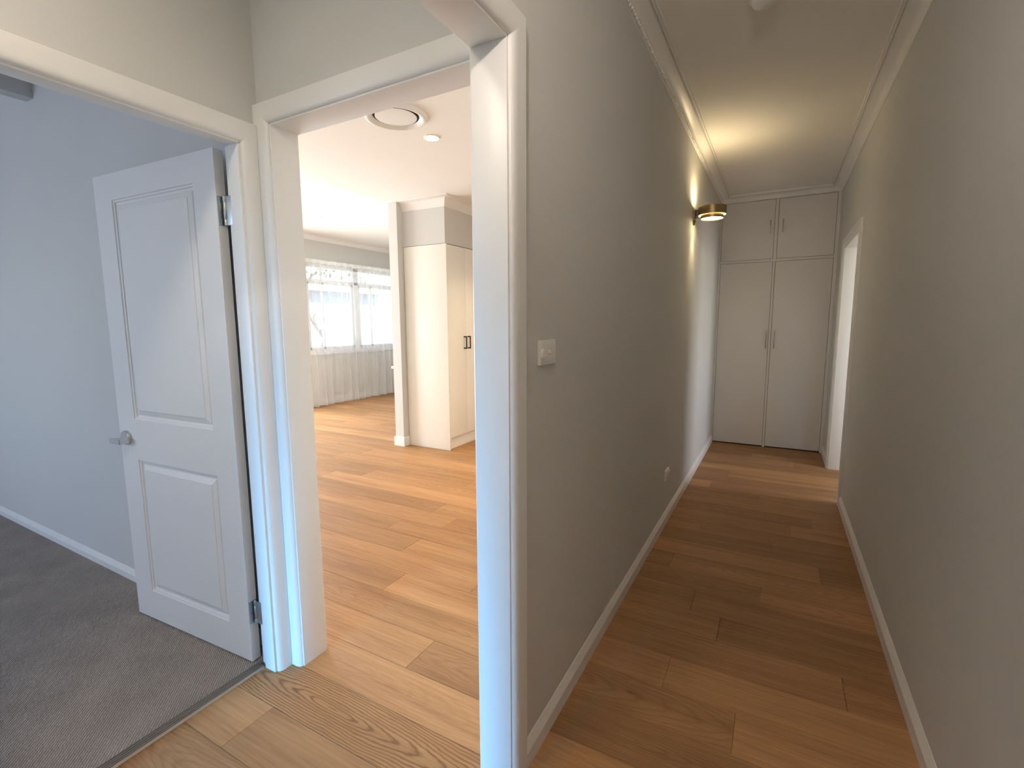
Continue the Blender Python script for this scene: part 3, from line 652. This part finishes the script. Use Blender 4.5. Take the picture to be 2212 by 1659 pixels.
# ------------------------------------------------------------------ outside the living room window
struct(box('ground', -30, -7.06, -20, 30, -0.35, -0.25, 'paving'), 'pale paving outside the living room window')
fc = empty('garden_fence', (-10.2, 9.4, -0.25)); tag(fc, 'pale painted paling fence outside the living room window', 'fence')
pm = None
for k in range(58):
    if pm is None:
        p_ = box('paling', -0.01, 0.01, -0.066, 0.066, 0.02, 2.16, 'fence', fc, 0.004, 1); pm = p_
    else:
        p_ = pm.copy(); COL.objects.link(p_); p_.parent = fc
    p_.location = (0.003*(k % 2), -4.0+0.138*k, 0.012*((k*7) % 3))
for z in (0.35, 1.75): box('rail', -0.05, -0.011, -4.1, 4.0, z, z+0.07, 'fence', fc)
hs = empty('neighbour_house', (-14.5, 9.0, -0.25)); tag(hs, 'blue-grey neighbouring house with a dark roof beyond the fence', 'house')
box('house_wall', -4, 0, -7, 6, 0, 2.95, 'house', hs)
bm = bmesh.new()
rv = [(-4.5, -7.5, 2.9), (0.55, -7.5, 2.9), (0.55, 6.5, 2.9), (-4.5, 6.5, 2.9), (-2, -5, 4.6), (-2, 4, 4.6)]
vv = [bm.verts.new(p) for p in rv]
for f in ((0, 1, 4), (1, 2, 5, 4), (2, 3, 5), (3, 0, 4, 5), (3, 2, 1, 0)): bm.faces.new([vv[i] for i in f])
from_bm('roof', bm, 'roof', hs); box('gutter', 0.5, 0.62, -7.5, 6.5, 2.80, 2.92, 'fence', hs, 0.01)
tr = empty('garden_tree', (-9.2, 7.55, -0.25)); tag(tr, 'small forked garden tree seen through the right-hand sheer curtain', 'tree')
def tube(name, pts, r0, r1, parent, mat):
    bm = bmesh.new(); rings = []
    for i, p in enumerate(pts):
        p = Vector(p); d = (Vector(pts[min(i+1, len(pts)-1)])-Vector(pts[max(i-1, 0)])).normalized()
        q = d.to_track_quat('Z', 'Y').to_matrix(); r = r0+(r1-r0)*i/(len(pts)-1)
        rings.append([bm.verts.new(p+q @ Vector((r*math.cos(2*PI*k/8), r*math.sin(2*PI*k/8), 0))) for k in range(8)])
    for a, b in zip(rings, rings[1:]):
        for k in range(8): bm.faces.new((a[k], a[(k+1) % 8], b[(k+1) % 8], b[k]))
    bm.faces.new(rings[0][::-1]); bm.faces.new(rings[-1])
    return from_bm(name, bm, mat, parent, True)
tk = tube('trunk', [(0, 0, 0), (0.03, 0.05, 0.5), (0.0, 0.12, 1.0), (0.02, 0.2, 1.35)], 0.085, 0.06, tr, 'bark')
tips = []
for pts in ([(0.02, 0.2, 1.3), (0.0, -0.1, 1.7), (0.05, -0.5, 2.3), (0.1, -0.7, 2.9)], [(0.02, 0.2, 1.3), (0.05, 0.5, 1.75), (0.0, 0.75, 2.3), (-0.1, 0.9, 3.0)], [(0.0, -0.1, 1.7), (0.1, 0.1, 2.2), (0.0, 0.2, 3.0)]):
    tube('branch', pts, 0.05, 0.015, tr, 'bark'); tips.append(pts[-1])
bm = bmesh.new(); rl = random.Random(4)
for tpt in tips:
    for k in range(160):
        c = Vector(tpt)+Vector((rl.gauss(0, 0.35), rl.gauss(0, 0.45), rl.gauss(0.3, 0.35)))
        q = Matrix.Translation(c) @ Matrix.Rotation(rl.uniform(0, 6), 4, 'Z') @ Matrix.Rotation(rl.uniform(0, 3), 4, 'X') @ Matrix.Diagonal((0.03, 0.07, 1, 1))
        v4 = [bm.verts.new(q @ Vector(p)) for p in ((-1, 0, 0), (0, -1, 0.004), (1, 0, 0), (0, 1, 0.004))]; bm.faces.new(v4)
lf = from_bm('foliage', bm, 'leaf', tr); lf['kind'] = 'stuff'
